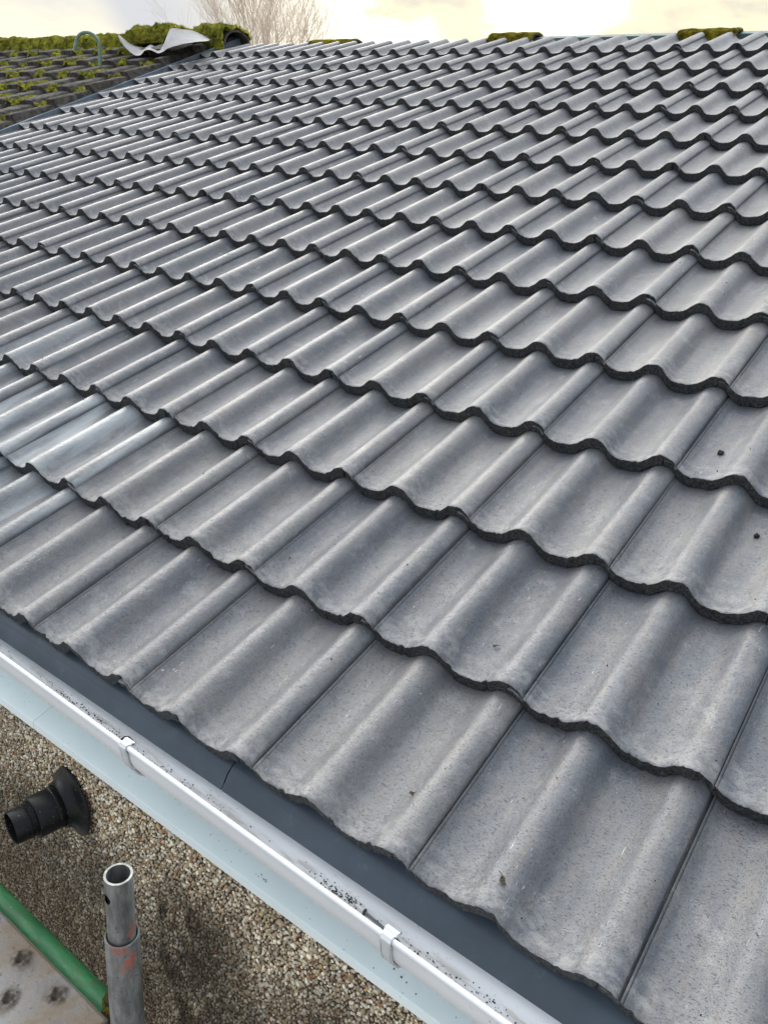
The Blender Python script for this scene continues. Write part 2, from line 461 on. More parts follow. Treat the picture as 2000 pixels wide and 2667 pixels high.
# --- pebbles: thousands of small stones bedded in the wall
rs = np.random.RandomState(3)
t = (1 + 5 ** .5) / 2
ico = np.array([(-1, t, 0), (1, t, 0), (-1, -t, 0), (1, -t, 0), (0, -1, t), (0, 1, t), (0, -1, -t), (0, 1, -t), (t, 0, -1), (t, 0, 1), (-t, 0, -1), (-t, 0, 1)]) / math.sqrt(1 + t * t)
icf = np.array([(0, 11, 5), (0, 5, 1), (0, 1, 7), (0, 7, 10), (0, 10, 11), (1, 5, 9), (5, 11, 4), (11, 10, 2), (10, 7, 6), (7, 1, 8), (3, 9, 4), (3, 4, 2), (3, 2, 6), (3, 6, 8), (3, 8, 9), (4, 9, 5), (2, 4, 11), (6, 2, 10), (8, 6, 7), (9, 8, 1)])
P = []
sp = .0063
for i, z in enumerate(np.arange(-1.75, -.222, sp)):
    xl = -1.72 + (-.222 - z) * -.05; xr = -.02 + (z + .222) * 1.02 + .12
    n = max(int((xr - xl) / sp), 0)
    if n: P.append(np.c_[xl + np.arange(n) * sp + (i % 2) * sp / 2, np.full(n, z)])
P = np.vstack(P); n = len(P)
P = P + rs.uniform(-.0022, .0022, P.shape)
ax = rs.uniform(.0022, .0042, (n, 1)) * np.where(rs.rand(n, 1) < .08, 1.45, 1.0)
S = np.c_[ax * rs.uniform(.8, 1.45, (n, 1)), ax * rs.uniform(.55, .9, (n, 1)), ax * rs.uniform(.7, 1.1, (n, 1))]
ang = rs.uniform(0, math.pi, n)
V = ico[None] * S[:, None] * rs.uniform(.82, 1.15, (n, 12, 1))
ca, sa = np.cos(ang)[:, None], np.sin(ang)[:, None]
V = np.stack([V[..., 0] * ca - V[..., 2] * sa, V[..., 1], V[..., 0] * sa + V[..., 2] * ca], -1)
V += np.stack([P[:, 0], WY - .0012 + rs.uniform(-.0016, .001, n), P[:, 1]], -1)[:, None]
F = (icf[None] + 12 * np.arange(n)[:, None, None]).reshape(-1, 3)
pal = np.array([(.66, .65, .60), (.40, .35, .27), (.33, .27, .19), (.60, .60, .55), (.30, .25, .19), (.42, .31, .17), (.26, .13, .075), (.20, .18, .15), (.47, .44, .36), (.38, .35, .30)])
pw = np.array([.17, .17, .14, .12, .12, .05, .04, .07, .08, .04])
ci = pal[rs.choice(10, n, p=pw)] * rs.uniform(.85, 1.6, (n, 1)) * np.array([[1.09, 1.0, .86]])
me = bpy.data.meshes.new('pebbledash'); me.vertices.add(n * 12); me.vertices.foreach_set('co', V.reshape(-1))
me.loops.add(len(F) * 3); me.loops.foreach_set('vertex_index', F.reshape(-1))
me.polygons.add(len(F)); me.polygons.foreach_set('loop_start', np.arange(0, len(F) * 3, 3)); me.polygons.foreach_set('loop_total', np.full(len(F), 3))
me.update(calc_edges=True); me.materials.append(PEB)
at = me.color_attributes.new('tint', 'FLOAT_COLOR', 'POINT')
at.data.foreach_set('color', np.repeat(np.c_[ci, np.ones(n)], 12, 0).astype('f').reshape(-1))
me.polygons.foreach_set('use_smooth', [True] * len(F))
tag(obj('pebbledash', me, house), kind='stuff')

# ------------------------------------------------------------------ new roof tiles
WU = [0, .07, .15, .23, .30, .37, .48, .60, .70, .80, .89, 1.0]
WH = [1, .97, .78, .38, .10, .0, .0, .06, .21, .52, .86, 1.0]
_n = len(WU)
_sl = [0.0] * _n
for i in range(1, _n - 1): _sl[i] = (WH[i + 1] - WH[i - 1]) / (WU[i + 1] - WU[i - 1])


def wave(x):
    """height of the tile face; x=0 is the visible left seam, crests at W/2-.025 and W-.025"""
    u = ((x + .029) / (W / 2)) % 1.0
    for i in range(_n - 1):
        if u <= WU[i + 1]: break
    h = WU[i + 1] - WU[i]; s = (u - WU[i]) / h
    a, b_ = WH[i], WH[i + 1]; m0, m1 = _sl[i] * h, _sl[i + 1] * h
    y = (2 * s**3 - 3 * s**2 + 1) * a + (s**3 - 2 * s**2 + s) * m0 + (-2 * s**3 + 3 * s**2) * b_ + (s**3 - s**2) * m1
    return A * (y - .60)


def tile_mesh(seed, nmid=64):
    Tt = T - .0018; L = G + .052
    prof = []                                   # x, top, bottom
    for x in (-.026, -.018, -.010, -.003, .0012): prof.append((x, wave(x) - .0118, wave(x) - Tt))
    for x, d in ((.0020, -.0022), (.0038, -.0012), (.0046, -.0036), (.0054, -.0034), (.0062, -.0003), (.0090, 0)):
        prof.append((x, wave(x) + d, wave(x) - Tt))
    x0, x1 = .016, W - .028
    for i in range(nmid):
        x = x0 + (x1 - x0) * i / (nmid - 1); prof.append((x, wave(x), wave(x) - Tt))
    for x in (W - .0265, W - .022, W - .017, W - .012, W - .008, W - .005, W - .003): prof.append((x, wave(x), wave(x) - .0088))
    prof.append((W - .0015, wave(W - .0015) - .0006, wave(W) - .0088)); prof.append((W - .0010, wave(W) - .0022, wave(W) - .0088))
    prof.append((W - .0008, wave(W) - .0088, wave(W) - .0090))
    ys = [0, .0012, .004, .009, .016, .026, .04, .06, .085, .115, .15, .19, .23, .27, .31, L]
    n = len(prof); v = []; f = []; mi = []
    s = seed * 13.7
    edge = [.0018 * fbm(x * 95, s, 1.3) + .0034 * max(0, fbm(x * 42, s, 7.1) - .22) * 3 for x, _, _ in prof]
    for j, y in enumerate(ys):
        for i, (x, zt, zb) in enumerate(prof):
            k = math.exp(-y / .006)
            dz = .0007 * fbm(x * 22, y * 16, s, 2)
            rd = -.0016 * math.exp(-y / .0016) * (1 + .8 * fbm(x * 160, s, 3.3)) if j < 4 else 0
            v.append((x, y + edge[i] * k * (1 if j else 1), zt - T * y / G + dz + rd))
    for j in range(len(ys) - 1):
        for i in range(n - 1):
            a = j * n + i; f.append((a, a + 1, a + n + 1, a + n)); mi.append(0)
    # front face, four rows of rough concrete
    rows = 5; b0 = len(v)
    for r_ in range(1, rows + 1):
        tt = r_ / rows
        for i, (x, zt, zb) in enumerate(prof):
            top = v[i]; z = top[2] * (1 - tt) + zb * tt
            y = top[1] + .0016 * fbm(x * 210, z * 300, s + 5, 3) * math.sin(math.pi * min(tt, .8)) + .0012 * tt
            if r_ == rows:
                y += .0015 * fbm(x * 130, s, 9) ; z += .0009 * fbm(x * 170, s, 11) - (.0006 if tt == 1 else 0) * 0
            v.append((x, y, z))
    rowidx = [list(range(n))] + [[b0 + (r_ - 1) * n + i for i in range(n)] for r_ in range(1, rows + 1)]
    for r_ in range(rows):
        for i in range(n - 1):
            f.append((rowidx[r_ + 1][i], rowidx[r_ + 1][i + 1], rowidx[r_][i + 1], rowidx[r_][i])); mi.append(1)
    # underside
    b1 = len(v)
    for i, (x, zt, zb) in enumerate(prof): v.append((x, L, zb - T * L / G))
    for i in range(n - 1): f.append((b1 + i, b1 + i + 1, rowidx[rows][i + 1], rowidx[rows][i])); mi.append(1)
    last = (len(ys) - 1) * n
    for i in range(n - 1): f.append((last + i, last + i + 1, b1 + i + 1, b1 + i)); mi.append(0)
    # left end of the flange
    for j in range(len(ys) - 1): pass
    f.append((rowidx[rows][0], b1, last, 0)); mi.append(0)
    me = mesh('roof_tile', v, f, [TILE, EDGE], True, mi)
    return sharp(me, 48)


VAR = [tile_mesh(k) for k in range(10)]
ORD = ['first', 'second', 'third', 'fourth', 'fifth', 'sixth', 'seventh', 'eighth', 'ninth', 'tenth', 'eleventh', 'twelfth', 'thirteenth',
       'fourteenth', 'fifteenth', 'sixteenth', 'seventeenth', 'eighteenth', 'nineteenth', 'twentieth', 'twenty-first']


def cell_view(k, r_):
    """is the tile's exposed face in the frame (margin in px of the 2000 px photo)"""
    best = 1e9
    for a in (0.08, .35, .65, .92):
        for bb in (0.04, .3, .6, .95):
            px, py, d = project(rw(-(k + 1) * W + a * W, r_ * G + bb * G, 0))
            if d <= 0: continue
            e = max(-px, px - 2000, -py, py - 2667)
            best = min(best, e)
    return best


WHITE = {(1, 5): .95, (1, 6): 1.0, (0, 5): .6, (0, 6): .7, (1, 7): .8, (2, 7): .5}  # tiles that get the painted reflection, by row and column
rr = random.Random(11)
for r_ in range(14):
    cand = [(k, cell_view(k, r_)) for k in range(-6, 17)]
    seen = [k for k, e in cand if e < -3]
    for k, e in cand:
        if e > 420: continue
        me = VAR[rr.randrange(10)]
        p = rw(-(k + 1) * W + rr.uniform(-.0008, .0008), r_ * G + rr.uniform(-.0034, .0034), rr.uniform(-.0006, .0006))
        o = obj('roof_tile', me, None, p, (PITCH + rr.uniform(-.0015, .0), rr.uniform(-.0015, .0015), rr.uniform(-.0040, .0040)))
        o['painted_sheen'] = WHITE.get((r_, k), 0.0)
        rowt = 'bottom row along the gutter' if r_ == 0 else 'top row at the ridge' if r_ == 13 else f'{ORD[r_]} row above the gutter'
        if k in seen:
            post = 'cut against the mossy roof' if k == 16 else f"{ORD[seen.index(k)]} from the right edge"
        elif k < seen[0]: post = f"{ORD[seen[0] - k - 1]} beyond the right edge"
        else: post = f"{ORD[k - seen[-1] - 1]} beyond the left edge"
        look = 'whitish painted-sheen' if WHITE.get((r_, k), 0) > .5 else 'plain'
        tag(o, f'{look} grey tile, {rowt}, {post}', 'roof tile', 'grey double-roll tiles of the new roof')

# ------------------------------------------------------------------ eaves: tray, gutter, board
def skew(o, ang): o.rotation_euler = (0, 0, ang)


XS = -0.668
def tray(x0, x1):
    b = MB(); pr = [(.0025, -.0935), (.0045, -.094), (.0180, -.066), (.0285, -.0560), (.075, -.036), (.16, -.004), (.16, -.006), (.074, -.0395), (.0270, -.0600), (.0160, -.068)]
    b.extrude(pr, x0, x1, 24); me = b.me('eaves_tray', TRAY)
    for v in me.vertices: v.co.z += .0006 * fbm(v.co.x * 5, v.co.y * 20, 2)
    return me


o = obj('eaves_tray', tray(XS + .0012, 2.2)); tag(o, 'dark slate-blue eaves tray strip under the tiles, long piece right of its joint', 'eaves tray', 'eaves trays')
o = obj('eaves_tray', tray(-7.0, XS - .0012)); tag(o, 'dark slate-blue eaves tray strip under the tiles, piece left of its joint', 'eaves tray', 'eaves trays')

# gutter profile (y, z): bead, outer wall, sole, back wall; then back along the inside
gp = [(-.0790, -.0335), (-.0815, -.0312), (-.0848, -.0315), (-.0868, -.0345), (-.0862, -.0385), (-.0825, -.0400), (-.0812, -.060), (-.0745, -.0800),
      (-.0620, -.0985), (-.0440, -.1125), (-.0220, -.1195), (-.0020, -.1190), (.0140, -.1090), (.0215, -.0930), (.0232, -.0860), (.0232, -.0835),
      (.0216, -.0835), (.0214, -.0860), (.0192, -.0932), (.0128, -.1072), (-.0025, -.1168), (-.0218, -.1172), (-.0428, -.1105), (-.0604, -.0968), (-.0726, -.0788), (-.0790, -.0595), (-.0800, -.0400)]


def smoothloop(p, it=1):
    for _ in range(it):
        q = []
        for i in range(len(p)):
            a, b_ = p[i], p[(i + 1) % len(p)]
            q += [(a[0] * .75 + b_[0] * .25, a[1] * .75 + b_[1] * .25), (a[0] * .25 + b_[0] * .75, a[1] * .25 + b_[1] * .75)]
        p = q
    return p


gutter = empty('gutter', (-.19, 0, 0)); skew(gutter, -R(.70))
b = MB(); b.extrude(smoothloop(gp), -7.0, 2.4, 30)
me = b.me('trough', GUT, True, 50)
obj('trough', me, gutter)
tag(gutter, 'long white plastic gutter with dirt specks lying along its sole', 'gutter')


def bracket(x, lab):
    """strap clipped over the front bead and running under the trough"""
    e = empty('gutter_bracket', (0, 0, 0)); e.parent = None
    e.location = (-.19 + x, (x) * -.01222, 0); e.rotation_euler = (0, 0, -R(.70))
    outer = [(-.0765, -.0325), (-.0800, -.0288), (-.0860, -.0285), (-.0900, -.0335), (-.0895, -.0400), (-.0862, -.0480), (-.0845, -.062), (-.0780, -.0825), (-.0650, -.1022), (-.0460, -.1165), (-.0230, -.1235), (-.0010, -.1232)]
    inner = [(y * .985 + .0012 * (1 if i > 4 else 0), z + .0022) for i, (y, z) in enumerate(outer)][::-1]
    inner = [(-.0012, -.1205), (-.0230, -.1207), (-.0448, -.1138), (-.0628, -.0998), (-.0752, -.0808), (-.0818, -.0610), (-.0835, -.0475), (-.0868, -.0395), (-.0874, -.0340), (-.0852, -.0308), (-.0810, -.0308), (-.0783, -.0338)]
    b = MB(); b.extrude(outer + inner, -.008, .008, 2)
    for s in (-1, 1):   # raised ribs along both sides of the strap
        o2 = [(y - .0030 if 4 < i < 9 else y, z - (.0028 if i > 6 else 0)) for i, (y, z) in enumerate(outer[4:])]
        o3 = outer[4:][::-1]
        b.extrude(o2 + [(y + .0012, z + .0006) for y, z in o3], s * .0075 - .0012, s * .0075 + .0012, 1)
    obj('strap', b.me('strap', CLIP, True, 40), e)
    b = MB(); b.extrude([(-.0795, -.0300), (-.0760, -.0275), (-.0700, -.0300), (-.0680, -.0345), (-.0700, -.0352), (-.0722, -.0322), (-.0762, -.0300), (-.0790, -.0322)], -.0100, .0100, 2)
    obj('hook', b.me('hook', CLIP, True, 40), e)
    tag(e, lab, 'gutter bracket', 'white gutter brackets')
    return e


bracket(-.812 + .19, 'white gutter bracket beside the black lump, nearer the flue')
bracket(-.268 + .19, 'white gutter bracket with a steel nail lying through it')

SB = -1.173
def board(x0, x1):
    b = MB(); pr = [(-.0270, -.2000), (-.0262, -.1988), (.030, -.1815), (.030, -.1845), (-.0238, -.2030), (-.0238, -.2170), (-.0270, -.2175)]
    b.extrude(pr, x0, x1, 12); return b.me('eaves_board', BOARD, True, 25)


o = obj('eaves_board', board(SB + .0010, 2.2)); skew(o, R(.35)); o.location = (0, .0005, 0)
tag(o, 'pale minty white board under the gutter, long piece right of the joint', 'eaves board', 'white boards under the gutter')
o = obj('eaves_board', board(-7.0, SB - .0008)); skew(o, R(.35)); o.location = (0, .0005, -.0006)
tag(o, 'pale minty white board under the gutter, piece left of the joint', 'eaves board', 'white boards under the gutter')

# ------------------------------------------------------------------ debris
def blob(name, seed, r_, mat_, flat_=.7, jag=.5, sub=2):
    import bmesh
    bm = bmesh.new(); bmesh.ops.create_icosphere(bm, subdivisions=sub, radius=r_)
    for v in bm.verts:
        k = 1 + jag * fbm(v.co.x / r_ * 1.6 + seed * 7, v.co.y / r_ * 1.6, v.co.z / r_ * 1.6 + seed, 3)
        v.co *= k; v.co.z *= flat_
    me = bpy.data.meshes.new(name); bm.to_mesh(me); bm.free(); me.materials.append(mat_)
    me.polygons.foreach_set('use_smooth', [False] * len(me.polygons)); return me


def flake(name, seed, l, wd, mat_):
    b = MB(); rnd = random.Random(seed); top = []; bot = []
    for i in range(7):
        a = i / 6; wdt = wd * math.sin(math.pi * (a * .85 + .1)) * rnd.uniform(.7, 1.2)
        z = .0022 * math.sin(a * 5 + seed) + .002
        top.append((a * l - l / 2, wdt, z + .0015 * rnd.random())); bot.append((a * l - l / 2, -wdt, z + .0025 * rnd.random()))
    v = top + bot + [(x, y, z + .0009) for x, y, z in top + bot]
    f = [(i, i + 1, i + 8, i + 7) for i in range(6)] + [(i + 14, i + 21, i + 22, i + 15) for i in range(6)]
    f += [(i, i + 14, i + 15, i + 1) for i in range(6)] + [(i + 7, i + 8, i + 22, i + 21) for i in range(6)] + [(0, 7, 21, 14), (6, 20, 27, 13)]
    b.add(v, f)
    b.tube([(l * .4, 0, .003), (l * .75, wd * .3, .004), (l * 1.0, wd * .9, .003)], .0006, 5)
    return b.me(name, mat_, False)


def on_tile(x, y):
    k = math.floor(-x / W); lx = x + (k + 1) * W; r_ = math.floor(y / G); ly = y - r_ * G
    return wave(lx) - T * ly / G


def rest(x, y, up=.0): return rw(x, y, on_tile(x, y) + up)


o = obj('leaf_scrap', flake('leaf_scrap', 1, .011, .0035, LEAFM), None, rest(-.359, .095, .001), (PITCH, 0, 1.0)); tag(o, 'small dry brown leaf scrap on a roll of the bottom tile row', 'leaf scrap')
o = obj('leaf_scrap', flake('leaf_scrap', 2, .014, .0045, LEAFM), None, rest(-.178, .045, .001), (PITCH, 0, 2.2)); tag(o, 'dark triangular leaf scrap near the front edge of a bottom tile', 'leaf scrap')
o = obj('leaf_scrap', flake('leaf_scrap', 3, .008, .0025, LEAFM), None, rest(-.398, .405, .001), (PITCH, 0, .5)); tag(o, 'tiny curled leaf scrap in the second tile row above the gutter', 'leaf scrap')
o = obj('soil_crumb', blob('soil_crumb', 5, .0065, SOIL, .7, .7), None, rest(-.244, 1.084, .003), (PITCH, 0, 0)); tag(o, 'round black soil crumb in a pan of the fourth tile row', 'soil crumb')
o = obj('soil_crumb', blob('soil_crumb', 6, .0055, SOIL, .8, .5), None, rest(-.107, .88, .003), (PITCH, 0, 0)); tag(o, "black soil crumb near the photo's right edge, third tile row", 'soil crumb')
o = obj('soil_lump', blob('soil_lump', 2, .0085, SOIL, .5, .8, 3), None, (-.902, -.0077, -.1135)); o.scale = (1.5, .9, 1)
tag(o, 'black lump of soil lying in the gutter beside a bracket', 'soil lump')
# nail lying in the gutter, propped through the bracket
p0, p1 = Vector((-.3514, -.0153, -.1125)), Vector((-.2802, -.0256, -.1070))
d = (p1 - p0); L = d.length
nail = empty('nail', p0); nail.rotation_euler = d.to_track_quat('Z', 'Y').to_euler()
b = MB(); b.lathe([(.0001, L), (.0011, L - .005), (.0017, L - .008), (.0017, .001), (.0017, 0)], 12); obj('shank', b.me('shank', STEELN), nail)
b = MB(); b.lathe([(.0001, -.0010), (.0045, -.0010), (.0049, -.0004), (.0045, .0006), (.0017, .0012)], 20); obj('head', b.me('head', STEELN), nail)
tag(nail, 'loose galvanised clout nail lying in the white gutter', 'nail')


def crumbs(name, pts, size, mat_, seed=1):
    rnd = random.Random(seed); vv = []; ff = []
    for p in pts:
        s = size * rnd.uniform(.35, 1.0) ** 1.6 + .0004
        b0 = len(vv); q = Euler((rnd.uniform(0, 6), rnd.uniform(0, 6), rnd.uniform(0, 6))).to_matrix()
        vv += [tuple(Vector(p) + q @ Vector((ico[i][0] * s * rnd.uniform(.6, 1.3), ico[i][1] * s * rnd.uniform(.4, 1), ico[i][2] * s * rnd.uniform(.4, 1)))) for i in range(12)]
        ff += [tuple(int(a) + b0 for a in t_) for t_ in icf]
    return mesh(name, vv, ff, mat_, False)


def gut_z(y):
    pr = [(-.0726, -.0788), (-.0604, -.0968), (-.0428, -.1105), (-.0218, -.1172), (-.0025, -.1168), (.0128, -.1072), (.0198, -.0922)]
    for (a, za), (c_, zc) in zip(pr, pr[1:]):
        if a <= y <= c_: return za + (zc - za) * (y - a) / (c_ - a)
    return -.1


pts = []
rnd = random.Random(8)
for i in range(520):
    x = rnd.uniform(-1.5, .2); cl_ = fbm(x * 6, 1.2) + .15
    if rnd.random() > max(.10, cl_ * 1.6): continue
    y = -.014 + rnd.gauss(0, .005) + .004 * math.sin(x * 9) - (x + .19) * .0122
    pts.append((x, y, gut_z(y + (x + .19) * .0122) + .0006))
for cx, n_, sx_, sz in ((-.400, 40, .012, 1), (-.380, 46, .007, 1), (-.43, 16, .012, 1), (-1.06, 60, .05, 1), (-.24, 24, .03, 1), (-.16, 20, .03, 1), (-.97, 40, .05, 1)):
    for i in range(n_):
        x = rnd.gauss(cx, sx_); y = -.014 + rnd.gauss(0, .0042) - (x + .19) * .0122
        pts.append((x, y, gut_z(y + (x + .19) * .0122) + .0006))
tag(obj('gutter_grit', crumbs('gutter_grit', pts, .0015, SOIL, 3)), 'black grit and soil specks scattered along the gutter sole', 'grit', kind='stuff')
pts = []
for i in range(70):
    x = rnd.uniform(-1.3, .1); a = rnd.random(); pts.append((x, -.026 + a * .03, -.1985 + a * .0095))
for cx in (-.565, -.545, -.55):
    for i in range(9):
        x = rnd.gauss(cx, .006); a = .25 + rnd.random() * .15; pts.append((x, -.026 + a * .04, -.1985 + a * .0125))
tag(obj('board_specks', crumbs('board_specks', pts, .0014, SOIL, 4)), 'black specks of soil on the white eaves board', 'specks', kind='stuff')
pts = []
for i in range(620):
    x = rnd.uniform(-3.6, .55); y = rnd.uniform(.02, 3.2)
    ly = y % G
    if ly < .01: continue
    pts.append(rest(x, y, .0005))
tag(obj('tile_grit', crumbs('tile_grit', pts, .0017, SOIL, 5)), 'tiny dark grit crumbs strewn over the new tiles', 'grit', kind='stuff')

# ------------------------------------------------------------------ flue terminal on the wall
flue = empty('flue_terminal', (-1.087, WY, -.358)); flue.rotation_euler = (R(1), 0, R(-9))
b = MB()
b.lathe([(.050, .0), (.079, .0), (.081, .002), (.080, .006), (.070, .010), (.056, .014), (.050, .022), (.048, .030), (.044, .030)], 56, 'Y',
        lambda a, r_: 1 + (.05 * math.sin(2 * a + .6) + .02 * math.sin(5 * a) if r_ > .06 else 0))
obj('flange', b.me('flange', BLACKP, True, 50), flue)
b = MB(); b.lathe([(.040, .012), (.0425, .034), (.0445, .036), (.0445, .040), (.0430, .042), (.0425, .078), (.0405, .081), (.037, .082), (.036, .082), (.036, .02)], 56, 'Y')
obj('outer_duct', b.me('outer_duct', BLACKP, True, 35), flue)
b = MB(); b.lathe([(.0345, .05), (.0345, .092), (.0355, .093), (.0355, .096), (.0345, .097), (.0330, .122), (.0322, .1235), (.0305, .122), (.0310, .06), (.004, .055)], 56, 'Y')
obj('nozzle', b.me('nozzle', BLACKP, True, 35), flue)
tag(flue, 'black plastic round flue pipe with collar sticking out of the pebbledash', 'flue')

# ------------------------------------------------------------------ scaffold
PX, PY = -.6085, -.2394
post = empty('scaffold_post', (PX, PY, -.150)); post.rotation_euler = (0, 0, 0)
b = MB(); b.lathe([(.0242, -2.74), (.0242, -.004), (.0238, -.001), (.0225, 0), (.0212, -.001), (.0208, -.004), (.0208, -.3)], 40)
o = obj('standard', b.me('standard', GALV, True, 50), post); o['redtop'] = -.030
b = MB(); n_ = 40; zs = [-.25, -.12, .02, .066, .074, .082, .107, .1115]
import bmesh
# spigot with a real drilled hole
ro, ri = .0192, .0160
top = .1125; hz = .080; hr = .0062; ha = math.radians(264)
bm = bmesh.new()
nz = 60; na = 72; grid = {}
for side, rad in ((0, ro), (1, ri)):
    for j in range(nz + 1):
        z = -.25 + (top + .25) * (j / nz) if j == 0 else (.0 + (top) * (j - 1) / (nz - 1))
        for i in range(na):
            a = 2 * math.pi * i / na
            da = (a - ha + math.pi) % (2 * math.pi) - math.pi
            dx = da * ro; dz_ = z - hz; q = math.hypot(dx, dz_)
            aa, zz_ = a, z
            if 1e-6 < q < hr * 1.7:      # squeeze the grid round the hole's rim
                nq = hr + (q - 0) / (hr * 1.7) * hr * .7
                aa = ha + dx / q * nq / ro; zz_ = hz + dz_ / q * nq
            grid[side, j, i] = bm.verts.new((rad * math.cos(aa), rad * math.sin(aa), zz_))
cen = {}
for side in (0, 1):
    for j in range(nz):
        for i in range(na):
            a = 2 * math.pi * (i + .5) / na; z = (top) * (j - .5) / (nz - 1)
            da = (a - ha + math.pi) % (2 * math.pi) - math.pi
            if j > 0 and math.hypot(da * ro, z - hz) < hr * .62: continue
            q = [grid[side, j, i], grid[side, j, (i + 1) % na], grid[side, j + 1, (i + 1) % na], grid[side, j + 1, i]]
            try: bm.faces.new(q if side == 0 else q[::-1])
            except ValueError: pass
for i in range(na):
    bm.faces.new([grid[0, nz, i], grid[0, nz, (i + 1) % na], grid[1, nz, (i + 1) % na], grid[1, nz, i]])
me = bpy.data.meshes.new('spigot'); bm.to_mesh(me); bm.free(); me.materials.append(GALV); sharp(me, 45)
o = obj('spigot', me, post); o['redtop'] = .002
tag(post, 'upright galvanised scaffold post with a narrower drilled spigot in its top', 'scaffold post')

ledger = MB(); ledger.tube([(-4.0, 0, 0), (-2, 0, 0), (-1, 0, 0), (-.50, 0, 0)], .0242, 32)
o = obj('ledger_tube', ledger.me('ledger_tube', GREEN, True, 50), None, (0, -.1455, -.60))
tag(o, 'green painted scaffold tube running beside the steel board', 'scaffold tube')

# clamp with moss on it where the green tube meets the post
RUST = plain('rusty_clamp', (0.045, 0.030, 0.020), .85, 120, .4, (0.02, 0.015, 0.01), .002)
cl_ = empty('scaffold_clamp', (-.775, -.1455, -.60))
b = MB(); b.tube([(-.030, 0, 0), (-.026, 0, 0), (.026, 0, 0), (.030, 0, 0)], [.026, .0310, .0310, .026], 28)
b.box(-.024, .024, -.012, .012, .028, .050); b.box(-.018, .040, -.060, -.020, -.014, .020)
obj('band', b.me('band', RUST, True, 40), cl_)
b = MB(); b.tube([(.0, .0, .045), (.0, .0, .066)], .0055, 8); b.tube([(0, 0, .052), (0, 0, .060)], .0095, 6)
obj('bolt', b.me('bolt', RUST, True, 40), cl_)
tag(cl_, 'rusty dark clamp on the end of the green tube, mossy on top', 'clamp')

# steel board with pressed anti-slip dimples
bx0, bx1, by0, by1, bz = -3.2, -.765, -.400, -.1745, -.55
nx, ny = 620, 62
hx0 = -1.45
dim = []
for i in range(12):
    for yy, off in ((-.207, 0), (-.264, .056), (-.321, 0), (-.375, .056)): dim.append((-.870 + off - .115 * i, yy))
dim = [d_ for d_ in dim if hx0 + .02 < d_[0] < bx1 - .02]
vs = []; fs = []
for a in range(nx + 1):
    x = hx0 + (bx1 - hx0) * a / nx
    for c_ in range(ny + 1):
        y = by0 + (by1 - by0) * c_ / ny; z = 0
        e = min(y - by0, by1 - y, bx1 - x)
        if e < .004: z -= .004 * (1 - e / .004) ** 2
        for (dx_, dy_) in dim:
            if abs(x - dx_) < .026 and abs(y - dy_) < .026:
                q = math.hypot(x - dx_, y - dy_); th_ = math.atan2(y - dy_, x - dx_)
                if q < .026:
                    z += .0080 * math.exp(-((q - .0125) / .0048) ** 2) * (.25 + .75 * max(0, math.cos(4 * th_ + .5)) ** .6) - .0050 * math.exp(-(q / .0060) ** 2)
        z += .0005 * fbm(x * 8, y * 8, 3)
        vs.append((x, y, z))
for a in range(nx):
    for c_ in range(ny):
        q = a * (ny + 1) + c_; fs.append((q, q + ny + 1, q + ny + 2, q + 1))
b = MB(); b.add(vs, fs)
# rounded rims, ends and the long hidden remainder
rim = [(by1, 0), (by1, -.045), (by1 - .012, -.045), (by1 - .012, -.043), (by1 - .002, -.043), (by1 - .002, -.001)]
b.extrude([(y, z - .0035) for y, z in rim], bx0, bx1 - .002, 1)
rim = [(by0, 0), (by0, -.045), (by0 + .012, -.045), (by0 + .012, -.043), (by0 + .002, -.043), (by0 + .002, -.001)]
b.extrude([(y, z - .0035) for y, z in rim], bx0, bx1 - .002, 1)
b.box(bx0, hx0, by0, by1, -.002, 0)
b.box(bx1 - .004, bx1 - .0015, by0 + .003, by1 - .003, -.045, -.005)
bo = obj('scaffold_board', b.me('scaffold_board', STEEL, True, 60), None, (0, 0, bz))
tag(bo, 'dirty grey steel scaffold board with pressed anti-slip dimples', 'scaffold board')

# ------------------------------------------------------------------ moss
def moss_mesh(name, surf, area, seed, dens=1.0, tall=.010, tint=(1, 1, 1), under=True):
    """surf(u,v)->(point, normal) for u,v in 0..1; tufts scattered on it, ragged outline by noise"""
    rnd = random.Random(seed); vv = []; ff = []; cc = []
    nt = int(area * 42000 * dens)
    for i in range(nt):
        u, v_ = rnd.random(), rnd.random()
        p, nrm, keep = surf(u, v_)
        if rnd.random() > keep: continue
        hgt = tall * rnd.uniform(.5, 1.25) * (.6 + .6 * keep); r_ = tall * rnd.uniform(.32, .6)
        lean = Vector((rnd.uniform(-.6, .6), rnd.uniform(-.6, .6), rnd.uniform(-.2, .6)))
        t_ = (Vector(nrm) + lean * .8).normalized()
        a_ = t_.orthogonal().normalized(); b_ = t_.cross(a_)
        ph = rnd.uniform(0, 6.28); b0 = len(vv); p = Vector(p)
        for k in range(3):
            th_ = ph + k * 2.094; vv.append(tuple(p + r_ * (a_ * math.cos(th_) + b_ * math.sin(th_)) - Vector(nrm) * .002))
        vv.append(tuple(p + t_ * hgt))
        ff += [(b0, b0 + 1, b0 + 3), (b0 + 1, b0 + 2, b0 + 3), (b0 + 2, b0, b0 + 3)]
        g_ = rnd.uniform(.7, 1.35); cc += [(tint[0] * g_ * rnd.uniform(.9, 1.1), tint[1] * g_, tint[2] * g_)] * 4
    me = mesh(name, vv, ff, MOSS, True)
    at = me.color_attributes.new('tint', 'FLOAT_COLOR', 'POINT')
    at.data.foreach_set('color', np.c_[np.array(cc).reshape(-1, 3), np.ones(len(cc))].astype('f').reshape(-1))
    return me


